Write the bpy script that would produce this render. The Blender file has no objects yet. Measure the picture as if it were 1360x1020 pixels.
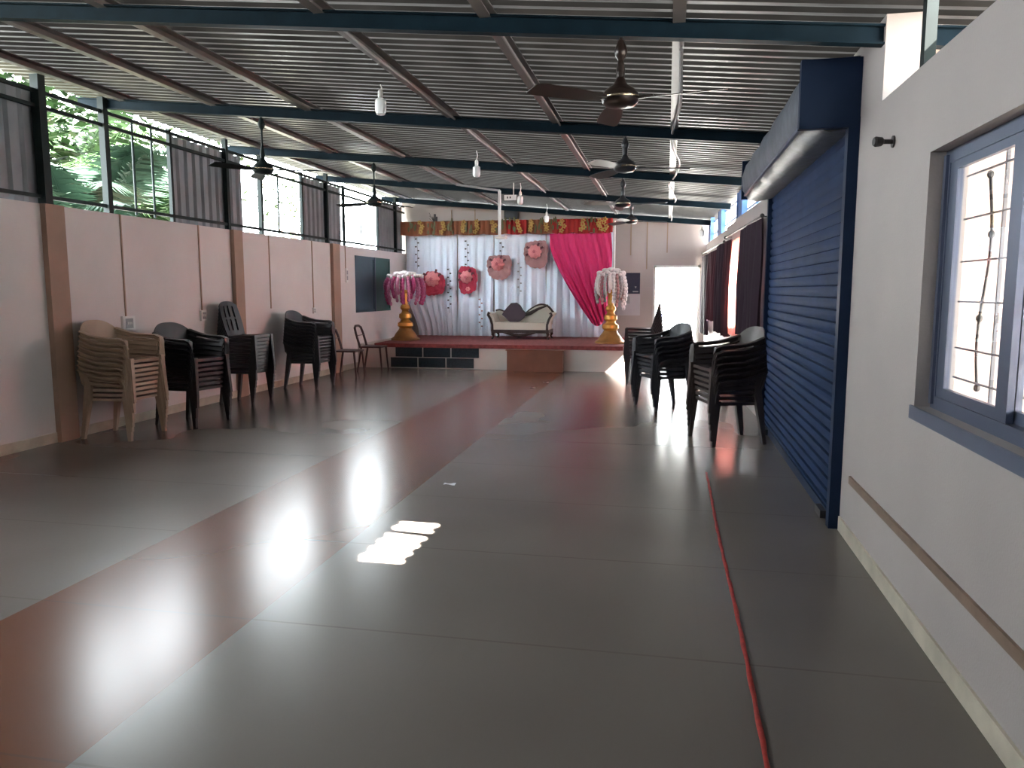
import bpy, bmesh, math, random
from mathutils import Vector, Matrix, noise
random.seed(7)
PI = math.pi
SC = bpy.context.scene
COL = SC.collection

# ------------------------------------------------------------------ materials
def mat(name, col, rough=0.5, metal=0.0, spec=0.5, noise_amt=0.0, noise_scale=8.0, bump=0.0, bump_scale=30.0,
        trans=0.0, sub=None, coat=0.0):
    m = bpy.data.materials.new(name); m.use_nodes = True
    nt = m.node_tree; b = nt.nodes['Principled BSDF']
    b.inputs['Base Color'].default_value = (*col, 1)
    b.inputs['Roughness'].default_value = rough
    b.inputs['Metallic'].default_value = metal
    b.inputs['Specular IOR Level'].default_value = spec
    b.inputs['Transmission Weight'].default_value = trans
    b.inputs['Coat Weight'].default_value = coat
    tc = nt.nodes.new('ShaderNodeTexCoord')
    if noise_amt:
        n = nt.nodes.new('ShaderNodeTexNoise'); n.inputs['Scale'].default_value = noise_scale
        n.inputs['Detail'].default_value = 5
        nt.links.new(tc.outputs['Object'], n.inputs['Vector'])
        r = nt.nodes.new('ShaderNodeValToRGB')
        r.color_ramp.elements[0].position = 0.3; r.color_ramp.elements[1].position = 0.7
        r.color_ramp.elements[0].color = (*[max(0, c*(1-noise_amt)) for c in col], 1)
        r.color_ramp.elements[1].color = (*[min(1, c*(1+noise_amt)) for c in col], 1)
        nt.links.new(n.outputs['Fac'], r.inputs['Fac'])
        nt.links.new(r.outputs['Color'], b.inputs['Base Color'])
    if bump:
        n2 = nt.nodes.new('ShaderNodeTexNoise'); n2.inputs['Scale'].default_value = bump_scale
        nt.links.new(tc.outputs['Object'], n2.inputs['Vector'])
        bp = nt.nodes.new('ShaderNodeBump'); bp.inputs['Strength'].default_value = bump
        bp.inputs['Distance'].default_value = 0.01
        nt.links.new(n2.outputs['Fac'], bp.inputs['Height'])
        nt.links.new(bp.outputs['Normal'], b.inputs['Normal'])
    return m

def cloth_mat(name, col, transl=0.3, rough=0.8):
    m = mat(name, col, rough, spec=0.2, bump=0.15, bump_scale=60)
    nt = m.node_tree; b = nt.nodes['Principled BSDF']
    out = nt.nodes['Material Output']
    t = nt.nodes.new('ShaderNodeBsdfTranslucent'); t.inputs['Color'].default_value = (*col, 1)
    mx = nt.nodes.new('ShaderNodeMixShader'); mx.inputs['Fac'].default_value = transl
    nt.links.new(b.outputs[0], mx.inputs[1]); nt.links.new(t.outputs[0], mx.inputs[2])
    nt.links.new(mx.outputs[0], out.inputs['Surface'])
    return m

def floor_mat():
    m = bpy.data.materials.new('tile_floor'); m.use_nodes = True
    nt = m.node_tree; N = nt.nodes; L = nt.links
    b = N['Principled BSDF']
    tc = N.new('ShaderNodeTexCoord')
    sp = N.new('ShaderNodeSeparateXYZ'); L.new(tc.outputs['Object'], sp.inputs[0])
    def math_(op, a, c=None):
        n = N.new('ShaderNodeMath'); n.operation = op
        for i, v in ((0, a), (1, c)):
            if v is None: continue
            if isinstance(v, (int, float)): n.inputs[i].default_value = v
            else: L.new(v, n.inputs[i])
        return n.outputs[0]
    # large mottling
    n1 = N.new('ShaderNodeTexNoise'); n1.inputs['Scale'].default_value = .9; n1.inputs['Detail'].default_value = 1.5
    L.new(tc.outputs['Object'], n1.inputs['Vector'])
    r1 = N.new('ShaderNodeValToRGB')
    r1.color_ramp.elements[0].position = .3; r1.color_ramp.elements[1].position = .7
    r1.color_ramp.elements[0].color = (.142, .122, .108, 1); r1.color_ramp.elements[1].color = (.172, .150, .133, 1)
    L.new(n1.outputs['Fac'], r1.inputs['Fac'])
    r2 = N.new('ShaderNodeValToRGB')
    r2.color_ramp.elements[0].position = .3; r2.color_ramp.elements[1].position = .7
    r2.color_ramp.elements[0].color = (.115, .040, .018, 1); r2.color_ramp.elements[1].color = (.145, .054, .028, 1)
    L.new(n1.outputs['Fac'], r2.inputs['Fac'])
    # the red aisle of tiles
    a = math_('MULTIPLY', math_('GREATER_THAN', sp.outputs[0], STR_A), math_('LESS_THAN', sp.outputs[0], STR_B))
    mx = N.new('ShaderNodeMix'); mx.data_type = 'RGBA'
    L.new(a, mx.inputs[0]); L.new(r1.outputs['Color'], mx.inputs[6]); L.new(r2.outputs['Color'], mx.inputs[7])
    # joints
    def joint(coord, off, pitch, w):
        u = math_('FRACT', math_('DIVIDE', math_('ADD', coord, off), pitch))
        return math_('LESS_THAN', u, w / pitch)
    j = math_('MAXIMUM', joint(sp.outputs[1], 20-3.26, 1.1, .012), math_('MULTIPLY', joint(sp.outputs[0], 20+1.83, 1.1, .008), .08))
    jm = N.new('ShaderNodeMix'); jm.data_type = 'RGBA'
    L.new(math_('MULTIPLY', j, math_('MULTIPLY', n1.outputs['Fac'], .55)), jm.inputs[0])
    L.new(mx.outputs[2], jm.inputs[6]); jm.inputs[7].default_value = (.06, .045, .035, 1)
    L.new(jm.outputs[2], b.inputs['Base Color'])
    b.inputs['Roughness'].default_value = .25
    b.inputs['Specular IOR Level'].default_value = .34
    return m
STR_A, STR_B = -2.95, -1.83

M = {}
M['floor'] = floor_mat()
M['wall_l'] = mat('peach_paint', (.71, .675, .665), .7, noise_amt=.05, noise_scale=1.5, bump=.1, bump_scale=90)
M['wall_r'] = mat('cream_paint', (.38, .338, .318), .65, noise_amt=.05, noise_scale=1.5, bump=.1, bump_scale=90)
M['wall_e'] = mat('beige_paint', (.46, .395, .37), .7, noise_amt=.06, noise_scale=1.2)
M['col'] = mat('tan_column_paint', (.36, .235, .175), .65, noise_amt=.1, noise_scale=2)
M['base'] = mat('stone_skirting', (.50, .45, .36), .35, noise_amt=.2, noise_scale=5)
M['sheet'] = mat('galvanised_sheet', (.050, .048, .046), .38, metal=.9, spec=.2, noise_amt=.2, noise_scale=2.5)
M['panel'] = mat('grey_cladding_sheet', (.23, .25, .27), .5, metal=.1, noise_amt=.12, noise_scale=3)
M['steel'] = mat('dark_blue_steel', (.006, .015, .023), .55, spec=.08, noise_amt=.2, noise_scale=6)
M['steelg'] = mat('dark_green_steel', (.008, .015, .015), .55, spec=.2, noise_amt=.2, noise_scale=6)
M['purlin'] = mat('grey_primer_steel', (.15, .14, .14), .45, noise_amt=.15, noise_scale=4)
M['blue'] = mat('blue_steel', (.06, .15, .38), .45, noise_amt=.1, noise_scale=4)
M['shutter'] = mat('blue_shutter_paint', (.024, .040, .078), .65, spec=.04, noise_amt=.15, noise_scale=3)
M['shutterbox'] = mat('dark_blue_box_paint', (.008, .019, .047), .55, spec=.15, noise_amt=.12, noise_scale=4)
M['hood'] = mat('dull_plastic_hood', (.085, .092, .115), .5, noise_amt=.25, noise_scale=7, bump=.6, bump_scale=14)
M['alu'] = mat('blue_grey_aluminium', (.11, .13, .19), .35, metal=.4)
M['grille'] = mat('grey_iron', (.20, .20, .22), .5)
M['white'] = mat('white_plastic', (.78, .78, .76), .4)
M['whitep'] = mat('white_paint', (.75, .74, .72), .5)
M['glass'] = mat('clear_glass', (1, 1, 1), .0, trans=1.0, spec=.5)
M['frost'] = mat('frosted_white_glass', (.85, .87, .86), .25, spec=.6)
M['tealA'] = mat('blue_teal_shutter', (.035, .075, .105), .45, noise_amt=.1, noise_scale=3)
M['tealB'] = mat('green_teal_shutter', (.020, .105, .090), .45, noise_amt=.1, noise_scale=3)
M['beige'] = mat('beige_plastic', (.42, .31, .225), .42, noise_amt=.06, noise_scale=5)
M['black'] = mat('black_plastic', (.007, .007, .010), .38)
M['black2'] = mat('hazed_charcoal_plastic', (.032, .034, .042), .4)  # charcoal lifted a little: haze over the dark chairs is in the colour
M['brownc'] = mat('hazed_brown_plastic', (.060, .045, .040), .42)  # brown base lifted as well, carrying haze in the colour
M['maroonc'] = mat('maroon_plastic', (.045, .016, .016), .4)
M['fan'] = mat('brown_fan_enamel', (.030, .018, .014), .3, metal=.2)
M['fang'] = mat('grey_fan_enamel', (.045, .045, .05), .35, metal=.2)
M['brass'] = mat('fan_trim', (.6, .5, .36), .25, metal=1)
M['gold'] = mat('gold_paint', (.62, .33, .08), .33, metal=.75, noise_amt=.15, noise_scale=10)
M['goldb'] = mat('dull_gold', (.34, .17, .05), .45, metal=.4, noise_amt=.2, noise_scale=8)
M['carpet'] = mat('red_carpet', (.20, .045, .045), .9, noise_amt=.35, noise_scale=14)
M['plaster'] = mat('stage_plaster', (.60, .54, .50), .6, noise_amt=.08, noise_scale=2)
M['gran'] = mat('dark_granite', (.020, .030, .040), .2, noise_amt=.3, noise_scale=30)
M['step'] = mat('brown_tile', (.20, .075, .045), .35, noise_amt=.12, noise_scale=4)
M['drape'] = cloth_mat('white_satin', (.80, .89, 1.0), .06, .5)
M['pink'] = cloth_mat('pink_satin', (.68, .036, .165), .12, .5)
M['vred'] = cloth_mat('red_valance', (.36, .03, .03), .1)
M['vgold'] = mat('gold_flower', (.42, .25, .065), .5, metal=.2)
M['vleaf'] = mat('olive_leaf', (.10, .09, .035), .6)
M['vbrown'] = cloth_mat('rust_valance', (.24, .09, .05), .1)
M['rose'] = mat('pink_paper', (.72, .25, .26), .7)
M['rosec'] = mat('rose_heart', (.50, .11, .14), .7)
M['crim'] = mat('crimson_net', (.38, .025, .06), .8, bump=.5, bump_scale=40)
M['mauve'] = mat('dusty_rose_net', (.36, .19, .19), .8, bump=.4, bump_scale=40)
M['leafd'] = mat('dark_leaf', (.035, .03, .035), .6)
M['mleaf'] = mat('dark_maroon_leaf', (.10, .018, .03), .6)
M['lilac'] = mat('lilac_strand', (.55, .20, .34), .5)
M['magenta'] = mat('magenta_strand', (.42, .05, .17), .6)
M['pearl'] = mat('white_strand', (.66, .60, .60), .4)
M['cream'] = mat('cream_leather', (.60, .56, .48), .45)
M['dwood'] = mat('dark_wood', (.035, .020, .018), .35, noise_amt=.3, noise_scale=9)
M['dvel'] = mat('plum_velvet', (.045, .025, .038), .55)
M['maroon'] = cloth_mat('maroon_curtain', (.060, .022, .030), .18)
M['maroonb'] = cloth_mat('dark_curtain', (.030, .016, .026), .03)
M['sheer'] = cloth_mat('pink_sheer_curtain', (.72, .40, .36), .6)
M['navy'] = mat('navy_print', (.020, .022, .055), .4)
M['paper'] = mat('white_paper', (.55, .53, .55), .6)
M['greyp'] = mat('grey_print', (.36, .36, .37), .6)
M['red'] = mat('red_ribbon', (.33, .022, .015), .6, noise_amt=.3, noise_scale=25)
M['dado'] = mat('brown_trunking', (.20, .135, .095), .5, noise_amt=.12, noise_scale=12)
M['conduit'] = mat('beige_conduit', (.36, .25, .18), .5)
M['cable'] = mat('dark_cable', (.03, .025, .025), .5)
M['ground'] = mat('pale_bounce_concrete', (.60, .58, .55), .8, noise_amt=.1, noise_scale=1)
M['ext'] = mat('outside_pink_wall', (.66, .52, .45), .7, noise_amt=.06, noise_scale=2)
M['extw'] = mat('outside_white_wall', (.72, .72, .70), .7)
M['leaf'] = mat('palm_green', (.014, .032, .010), .6, spec=.15, noise_amt=.4, noise_scale=2)
M['leaf2'] = mat('palm_blue_green', (.013, .029, .018), .6, spec=.15, noise_amt=.35, noise_scale=2)
M['dead'] = mat('dry_frond', (.06, .03, .015), .7, spec=.1)
M['trunk'] = mat('palm_trunk', (.16, .12, .085), .8, noise_amt=.3, noise_scale=6)
M['car'] = mat('grey_car_paint', (.30, .36, .36), .3)

# ------------------------------------------------------------------ object helpers
def tag(o, label=None, cat=None, group=None, kind=None):
    if label: o['label'] = label
    if cat: o['category'] = cat
    if group: o['group'] = group
    if kind: o['kind'] = kind
    return o

def thing(name, label, cat, loc=(0, 0, 0), rz=0, group=None, kind=None):
    o = bpy.data.objects.new(name, None); COL.objects.link(o)
    o.empty_display_size = .1
    o.location = loc; o.rotation_euler = (0, 0, rz)
    return tag(o, label, cat, group, kind)

def root_of(o):
    while o.parent: o = o.parent
    return o

class MB:
    def __init__(s): s.bm = bmesh.new()
    def box(s, x0, x1, y0, y1, z0, z1):
        v = [s.bm.verts.new((x, y, z)) for x in (x0, x1) for y in (y0, y1) for z in (z0, z1)]
        for f in ((0, 1, 3, 2), (4, 6, 7, 5), (0, 4, 5, 1), (2, 3, 7, 6), (0, 2, 6, 4), (1, 5, 7, 3)):
            s.bm.faces.new([v[i] for i in f])
        return s
    def hexa(s, a, b):
        """two quads a (4 pts) and b (4 pts) joined to a solid"""
        va = [s.bm.verts.new(p) for p in a]; vb = [s.bm.verts.new(p) for p in b]
        s.bm.faces.new(va[::-1]); s.bm.faces.new(vb)
        n = len(va)
        for i in range(n):
            s.bm.faces.new((va[i], va[(i+1) % n], vb[(i+1) % n], vb[i]))
        return s
    def bar(s, p, q, w, h, up=(0, 0, 1)):
        p, q = Vector(p), Vector(q); d = (q-p).normalized(); u = Vector(up)
        r = d.cross(u).normalized(); u = r.cross(d).normalized()
        a = [p + r*(w/2*i) + u*(h/2*j) for i, j in ((-1, -1), (1, -1), (1, 1), (-1, 1))]
        b = [q + r*(w/2*i) + u*(h/2*j) for i, j in ((-1, -1), (1, -1), (1, 1), (-1, 1))]
        return s.hexa(a, b)
    def tube(s, pts, r, seg=8, flat=None, close=True):
        """flat=(wx, wz) scales along the frame axes; r can be a list"""
        pts = [Vector(p) for p in pts]; n = len(pts)
        rr = r if isinstance(r, (list, tuple)) else [r]*n
        rings = []
        prev = None
        for i, p in enumerate(pts):
            d = (pts[min(i+1, n-1)] - pts[max(i-1, 0)]).normalized()
            if prev is None:
                ref = Vector((0, 0, 1)) if abs(d.z) < .9 else Vector((1, 0, 0))
                a = d.cross(ref).normalized()
            else:
                a = (prev - d*prev.dot(d)).normalized()
            prev = a
            b = d.cross(a).normalized()
            fa, fb = flat if flat else (1, 1)
            rings.append([s.bm.verts.new(p + a*math.cos(2*PI*k/seg)*rr[i]*fa + b*math.sin(2*PI*k/seg)*rr[i]*fb) for k in range(seg)])
        for i in range(n-1):
            for k in range(seg):
                s.bm.faces.new((rings[i][k], rings[i][(k+1) % seg], rings[i+1][(k+1) % seg], rings[i+1][k]))
        if close:
            s.bm.faces.new(rings[0][::-1]); s.bm.faces.new(rings[-1])
        return s
    def lathe(s, prof, c=(0, 0, 0), seg=20):
        rings = []
        for r, z in prof:
            rings.append([s.bm.verts.new((c[0]+max(r, 1e-4)*math.cos(2*PI*k/seg), c[1]+max(r, 1e-4)*math.sin(2*PI*k/seg), c[2]+z)) for k in range(seg)])
        for i in range(len(rings)-1):
            for k in range(seg):
                s.bm.faces.new((rings[i][k], rings[i][(k+1) % seg], rings[i+1][(k+1) % seg], rings[i+1][k]))
        s.bm.faces.new(rings[0][::-1]); s.bm.faces.new(rings[-1])
        return s
    def grid(s, fn, nu, nv, skip=None, thick=0.0):
        vs = [[s.bm.verts.new(fn(i/nu, j/nv)) for j in range(nv+1)] for i in range(nu+1)]
        fs = []
        for i in range(nu):
            for j in range(nv):
                if skip and skip(i, j): continue
                fs.append(s.bm.faces.new((vs[i][j], vs[i+1][j], vs[i+1][j+1], vs[i][j+1])))
        if thick:
            s.bm.normal_update()
            bmesh.ops.solidify(s.bm, geom=fs, thickness=thick)
        return s
    def extr(s, poly, y0, y1):
        """polygon in XZ extruded along Y"""
        a = [(x, y0, z) for x, z in poly]; b = [(x, y1, z) for x, z in poly]
        return s.hexa(a, b)
    def extrx(s, poly, x0, x1):
        return s.hexa([(x0, y, z) for y, z in poly], [(x1, y, z) for y, z in poly])
    def ball(s, c, r, sx=1, sy=1, sz=1, u=8, v=6):
        m = Matrix.Translation(c) @ Matrix.Diagonal((sx, sy, sz, 1))
        bmesh.ops.create_uvsphere(s.bm, u_segments=u, v_segments=v, radius=r, matrix=m)
        return s
    def xform(s, mtx):
        bmesh.ops.transform(s.bm, matrix=mtx, verts=s.bm.verts); return s
    def build(s, name, m, parent=None, smooth=False, bevel=0.0, label=None, kind=None):
        if bevel:
            bmesh.ops.bevel(s.bm, geom=[e for e in s.bm.edges if e.is_manifold and e.calc_face_angle(0) > .6], offset=bevel, segments=2, affect='EDGES', profile=.6)
        s.bm.verts.ensure_lookup_table()
        off = Vector((0, 0, 0))
        if parent is None and s.bm.verts:
            xs = [v.co for v in s.bm.verts]
            off = Vector(((min(v.x for v in xs)+max(v.x for v in xs))/2, (min(v.y for v in xs)+max(v.y for v in xs))/2, min(v.z for v in xs)))
            bmesh.ops.translate(s.bm, vec=-off, verts=s.bm.verts)
        elif parent is not None:
            r = root_of(parent)
            mw = Matrix.Translation(r.location) @ Matrix.Rotation(r.rotation_euler[2], 4, 'Z')
            bmesh.ops.transform(s.bm, matrix=mw.inverted(), verts=s.bm.verts)
        bmesh.ops.recalc_face_normals(s.bm, faces=s.bm.faces)
        me = bpy.data.meshes.new(name); s.bm.to_mesh(me); s.bm.free()
        if smooth:
            me.polygons.foreach_set('use_smooth', [True]*len(me.polygons))
            try: me.set_sharp_from_angle(angle=math.radians(42))
            except Exception: pass
        me.materials.append(m)
        o = bpy.data.objects.new(name, me); COL.objects.link(o)
        if parent is not None:
            o.parent = parent
            if parent.type == 'MESH' and parent.parent is None:
                o.location = -parent.location
        else:
            o.location = off
        if label: o['label'] = label
        if kind: o['kind'] = kind
        return o

def structure(name, mb, m, smooth=False):
    o = mb.build(name, m, smooth=smooth); o['kind'] = 'structure'; return o

def copy_tree(o, parent=None):
    c = o.copy(); COL.objects.link(c)
    if parent: c.parent = parent
    for ch in [k for k in bpy.data.objects if k.parent == o]: copy_tree(ch, c)
    return c

def ordinal(k):
    return ['lowest', 'second', 'third', 'fourth', 'fifth', 'sixth', 'seventh', 'eighth', 'ninth', 'tenth', 'eleventh', 'twelfth'][k]

# ------------------------------------------------------------------ room shell
XL, XR, YB, YE = -5.9, 1.1, -4.5, 17.2
def roofz(x, off=3.06): return off - .09*x
def xr(y): return 1.1 if y < 8.85 else 1.1 - .036*(y-8.85)     # inner face of the right wall

structure('floor', MB().box(-6.05, 1.35, YB-.2, 17.35, -.1, 0), M['floor'])
# object coordinates of the floor must be world-aligned: shift the mesh so that its origin is the world origin
fl = bpy.data.objects['floor']; fl.data.transform(Matrix.Translation(fl.location)); fl.location = (0, 0, 0)

# corrugated roof sheet, ribs along X; one short gap between two sheets over the right-hand eave lets a strip of sun in
def roof_mesh():
    mb = MB(); bm = mb.bm
    pitch, hgt = .135, .022
    prof = []
    y = YB-.2
    while y < 17.5:
        prof += [(y, 0), (y+pitch*.30, 0), (y+pitch*.48, hgt), (y+pitch*.82, hgt)]
        y += pitch
    gx0, gx1 = 1.27, 1.49
    # two lengths of sheet lap at the third purlin; some ribs of the upper one stand off the lower one
    def lift(y): return any(p <= y <= q for p, q in ((4.7, 6.1), (6.7, 9.3), (10.0, 11.6)))
    def strip(xs, up, cut):
        rows = []
        for x in xs:
            rows.append([bm.verts.new((x, yy, roofz(x)+zz+(up(x)*(.032 if lift(yy) else .004) if zz > 0 else up(x)*.002))) for yy, zz in prof])
        for i in range(len(xs)-1):
            for j in range(len(prof)-1):
                yc = (prof[j][0]+prof[j+1][0])/2
                if cut(xs[i], xs[i+1], yc): continue
                bm.faces.new((rows[i][j], rows[i][j+1], rows[i+1][j+1], rows[i+1][j]))
    strip([-6.5, -3.66], lambda x: 0, lambda a, b, y: False)
    strip([-3.69, -3.1, 0.06, gx0, gx1, 6.5], lambda x: 1 if x < -3.5 else 0,
          lambda a, b, y: (a == gx0 and 3.53 < y < 4.28) or (a == gx1 and y > 10.3))
    bmesh.ops.solidify(bm, geom=list(bm.faces), thickness=-.002)
    return mb
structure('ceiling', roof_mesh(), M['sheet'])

# left wall with a shuttered opening
def wall_left():
    mb = MB()
    y0, y1, z0, z1 = 14.05, 15.97, 1.06, 2.16
    mb.box(XL-.15, XL, YB, y0, 0, 2.32); mb.box(XL-.15, XL, y1, 17.35, 0, 2.32)
    mb.box(XL-.15, XL, y0, y1, 0, z0); mb.box(XL-.15, XL, y0, y1, z1, 2.32)
    return mb
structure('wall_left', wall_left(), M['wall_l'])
structure('baseboard_left', MB().box(XL, XL+.012, YB, 14.1, 0, .10), M['base'])

def wall_right():
    mb = MB(); T = .16
    w0, w1, z0, z1 = 1.93, 3.70, .98, 2.09
    mb.box(XR, XR+T, YB, w0, 0, 2.5); mb.box(XR, XR+T, w0, w1, 0, z0)
    mb.box(XR, XR+T, w0, w1, z1, 2.5); mb.box(XR, XR+T, w1, 4.55, 0, 2.5)
    mb.box(XR, XR+.24, 4.55, 5.02, 0, 2.94)                 # pier beside the shutter
    mb.box(XR, XR+T, 5.02, 8.80, 2.5, 2.94)                 # lintel over the shutter
    # beyond the shutter
    for a, b, zz in ((8.80, 9.6, [(0, 2.58)]), (9.6, 12.2, [(0, 1.0), (2.2, 2.55)]), (12.2, 13.3, [(0, 2.52)]),
                     (13.3, 16.7, [(0, 1.0), (2.2, 2.48)]), (16.7, 17.35, [(0, 2.46)])):
        for q0, q1 in zz:
            mb.hexa([(xr(a), a, q0), (xr(a)+T, a, q0), (xr(a)+T, a, q1), (xr(a), a, q1)],
                    [(xr(b), b, q0), (xr(b)+T, b, q0), (xr(b)+T, b, q1), (xr(b), b, q1)])
    return mb
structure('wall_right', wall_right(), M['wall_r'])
structure('baseboard_right', MB().box(XR-.012, XR, YB, 5.0, 0, .09), M['base'])

def wall_end():
    mb = MB(); d0, d1, dz = -.30, .69, 2.03
    top = lambda x: 3.02-.09*x
    mb.extr([(XL-.15, 0), (d0, 0), (d0, top(d0)), (XL-.15, top(XL-.15))], YE, YE+.15)
    mb.extr([(d0, dz), (d1, dz), (d1, top(d1)), (d0, top(d0))], YE, YE+.15)
    mb.extr([(d1, 0), (1.2, 0), (1.2, top(1.2)), (d1, top(d1))], YE, YE+.15)
    return mb
structure('wall_end', wall_end(), M['wall_e'])
def wall_back():
    mb = MB(); top = lambda x: 3.0-.09*x
    for a, b, q0, q1 in ((-6.05, -4.6, 0, None), (-4.6, -1.6, 0, None), (-1.6, 1.26, 0, None)):
        mb.extr([(a, q0), (b, q0), (b, top(b)), (a, top(a))], YB-.15, YB)
    return mb
structure('wall_back', wall_back(), M['wall_l'])

# columns on the left wall
for y0, y1 in ((6.46, 6.70), (9.74, 9.96), (12.95, 13.24)):
    structure('wall_column', MB().box(XL-.01, XL+.06, y0, y1, 0, 2.32), M['col'])

# ------------------------------------------------------------------ roof steel
BEAMS = [1.7, 4.6, 7.53, 10.4, 13.3, 16.6]
bl = ['just behind the camera', 'nearest the viewer under the corrugated roof', 'second from the viewer, above the left fan',
      'third from the viewer across the hall', 'fourth from the viewer across the hall', 'farthest, close to the end wall']
for k, y in enumerate(BEAMS):
    if k == 0: continue
    mb = MB(); x0, x1 = -6.3, (2.9 if k in (0, 1) else xr(y)+.05)
    zc = lambda x: 2.945-.09*x
    mb.bar((x0, y, zc(x0)), (x1, y, zc(x1)), .012, .10)
    for s in (-1, 1):
        mb.bar((x0, y, zc(x0)+s*.046), (x1, y, zc(x1)+s*.046), .07, .010)
    o = mb.build('roof_beam', M['steel']); tag(o, 'dark blue steel roof beam, ' + bl[k], 'beam', 'steel beams across the roof')
    o['kind'] = 'structure'
PUR = [(-5.75, 'along the eave above the left wall'), (-4.68, 'second from the left wall'), (-3.62, 'third from the left wall'),
       (-2.12, 'carrying the row of white lamps'), (-1.08, 'right of the row of white lamps'), (.03, 'above the right side, with a loose cable')]
for x, t in PUR:
    mb = MB()
    z = roofz(x)
    mb.box(x-.035, x+.035, YB, 17.2, z-.012, z-.004); mb.box(x-.035, x-.027, YB, 17.2, z-.075, z-.004)
    mb.box(x-.035, x+.035, YB, 17.2, z-.078, z-.070)
    o = mb.build('roof_purlin', M['purlin']); tag(o, 'grey steel roof purlin running away, ' + t, 'purlin', 'steel purlins under the roof', 'structure')

# ------------------------------------------------------------------ left clerestory
structure('trim_2', MB().box(XL-.15, XL-.10, YB, .8, 2.32, 3.55).box(XR+.05, XR+.12, YB, -.2, 2.5, 2.95), M['panel'])
cf = thing('clerestory_screen', 'dark steel clerestory frame of posts and rails along the left wall top', 'window frame', (XL-.06, 7, 2.32))
for y, w in ((-1.5, .06), (1.7, .06), (4.0, .05), (6.60, .09), (7.48, .07), (8.61, .045), (9.82, .06), (10.72, .06), (12.06, .045), (13.0, .06), (13.76, .045), (15.48, .045), (16.55, .06)):
    MB().box(XL-.10, XL-.10+w, y-w/2, y+w/2, 2.32, roofz(XL-.1)-.06 if w > .05 else 3.43).build('post', M['steelg'], cf)
for z in (2.40, 3.25, 3.39):
    MB().box(XL-.085, XL-.055, YB, 17.15, z-.018, z+.018).build('rail', M['steelg'], cf)
for y, z0, z1 in ((7.95, 2.35, 3.41), (8.28, 2.35, 3.41), (11.28, 2.35, 3.3), (14.6, 2.35, 3.2)):
    MB().tube([(XL-.08, y, z0), (XL-.08, y, z1)], .014, 6).build('upright_rod', M['steelg'], cf)

def clad(y0, y1, z0, z1, label):
    mb = MB(); bm = mb.bm
    p = .17; prof = []; y = y0
    while y < y1:
        prof += [(y, 0), (min(y+p*.45, y1), 0), (min(y+p*.6, y1), .03), (min(y+p*.85, y1), .03)]; y += p
    prof.append((y1, 0))
    q = []
    for a in prof:
        if not q or a[0] > q[-1][0]+1e-5: q.append(a)
    poly = [(XL-.105-d, yy) for yy, d in q]+[(XL-.109-d, yy) for yy, d in reversed(q)]
    n = len(poly)
    va = [[bm.verts.new((px, py, z)) for px, py in poly] for z in (z0, z1)]
    for i in range(n): bm.faces.new((va[0][i], va[0][(i+1) % n], va[1][(i+1) % n], va[1][i]))
    h = n//2
    for r in va:
        for i in range(h-1): bm.faces.new((r[i], r[i+1], r[n-2-i], r[n-1-i]))
    o = mb.build('cladding_panel', M['panel']); tag(o, label, 'metal sheet', 'corrugated sheets in the left clerestory')
clad(3.9, 6.74, 2.33, 3.39, 'grey corrugated sheet in clerestory at the left picture edge')
clad(8.66, 10.30, 2.33, 3.38, 'grey corrugated sheet in clerestory just beyond the palm fronds')
clad(12.08, 13.72, 2.33, 3.38, 'grey corrugated sheet in clerestory, second beyond the palm fronds')
clad(15.50, 17.1, 2.33, 3.38, 'grey corrugated sheet in clerestory next to the stage backdrop')

# left shuttered window
def leaf(y0, y1, m, lab):
    r = MB().box(XL-.035, XL-.005, y0, y1, 1.06, 2.16).build('shutter_leaf', m, w2, label=lab)
    mb = MB()
    for a, b, c, d in ((y0, y1, 1.06, 1.11), (y0, y1, 2.11, 2.16), (y0, y0+.05, 1.06, 2.16), (y1-.05, y1, 1.06, 2.16)):
        mb.box(XL-.006, XL+.008, a, b, c, d)
    mb.build('leaf_rail', m, r)
w2 = thing('window_2', None, None, (XL, 15, 1.06), kind='structure')
leaf(14.06, 15.05, M['tealA'], 'blue shutter leaf'); leaf(15.08, 15.96, M['tealB'], 'green shutter leaf')
MB().box(XL-.03, XL+.02, 15.045, 15.085, 1.06, 2.16).build('meeting_strip', M['alu'], w2, label='pale vertical strip')

# ------------------------------------------------------------------ right side: window, shutter, clerestory
w1 = thing('window_1', None, None, (XR+.1, 2.8, .98), kind='structure')
mb = MB()
X0, X1 = XR+.065, XR+.125
for a, b, c, d in ((1.93, 3.70, .98, 1.035), (1.93, 3.70, 2.035, 2.09), (1.93, 1.985, 1.035, 2.035), (3.645, 3.70, 1.035, 2.035)):
    mb.box(X0, X1, a, b, c, d)
mb.box(X0-.012, X0, 3.66, 3.69, 1.0, 2.07)
mb.build('window_frame', M['alu'], w1)
for xx, y0, y1 in ((XR+.080, 2.93, 3.644), (XR+.110, 1.986, 3.02)):
    s = MB()
    for a, b, c, d in ((y0, y1, 1.036, 1.08), (y0, y1, 2.0, 2.034), (y0, y0+.095, 1.08, 2.0), (y1-.085, y1, 1.08, 2.0)):
        s.box(xx-.012, xx+.012, a, b, c, d)
    so = s.build('sash', M['alu'], w1)
    MB().box(xx-.002, xx+.002, y0+.06, y1-.06, 1.07, 2.01).build('pane', M['glass'], so)
MB().box(XR-.012, XR-.001, 1.90, 3.73, .925, .984).build('window_sill', M['alu'], w1)
g = MB()
gx = XR+.150
for y in (2.5, 3.28):
    g.box(gx-.006, gx+.006, y-.006, y+.006, .99, 2.08)
for k, z in enumerate((1.12, 1.25, 1.45, 1.62, 1.80, 1.98)):
    g.box(gx-.005, gx+.005, 1.95, 3.68, z-.0035, z+.0035)
g.build('window_grille', M['grille'], w1)
g = MB()
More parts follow.
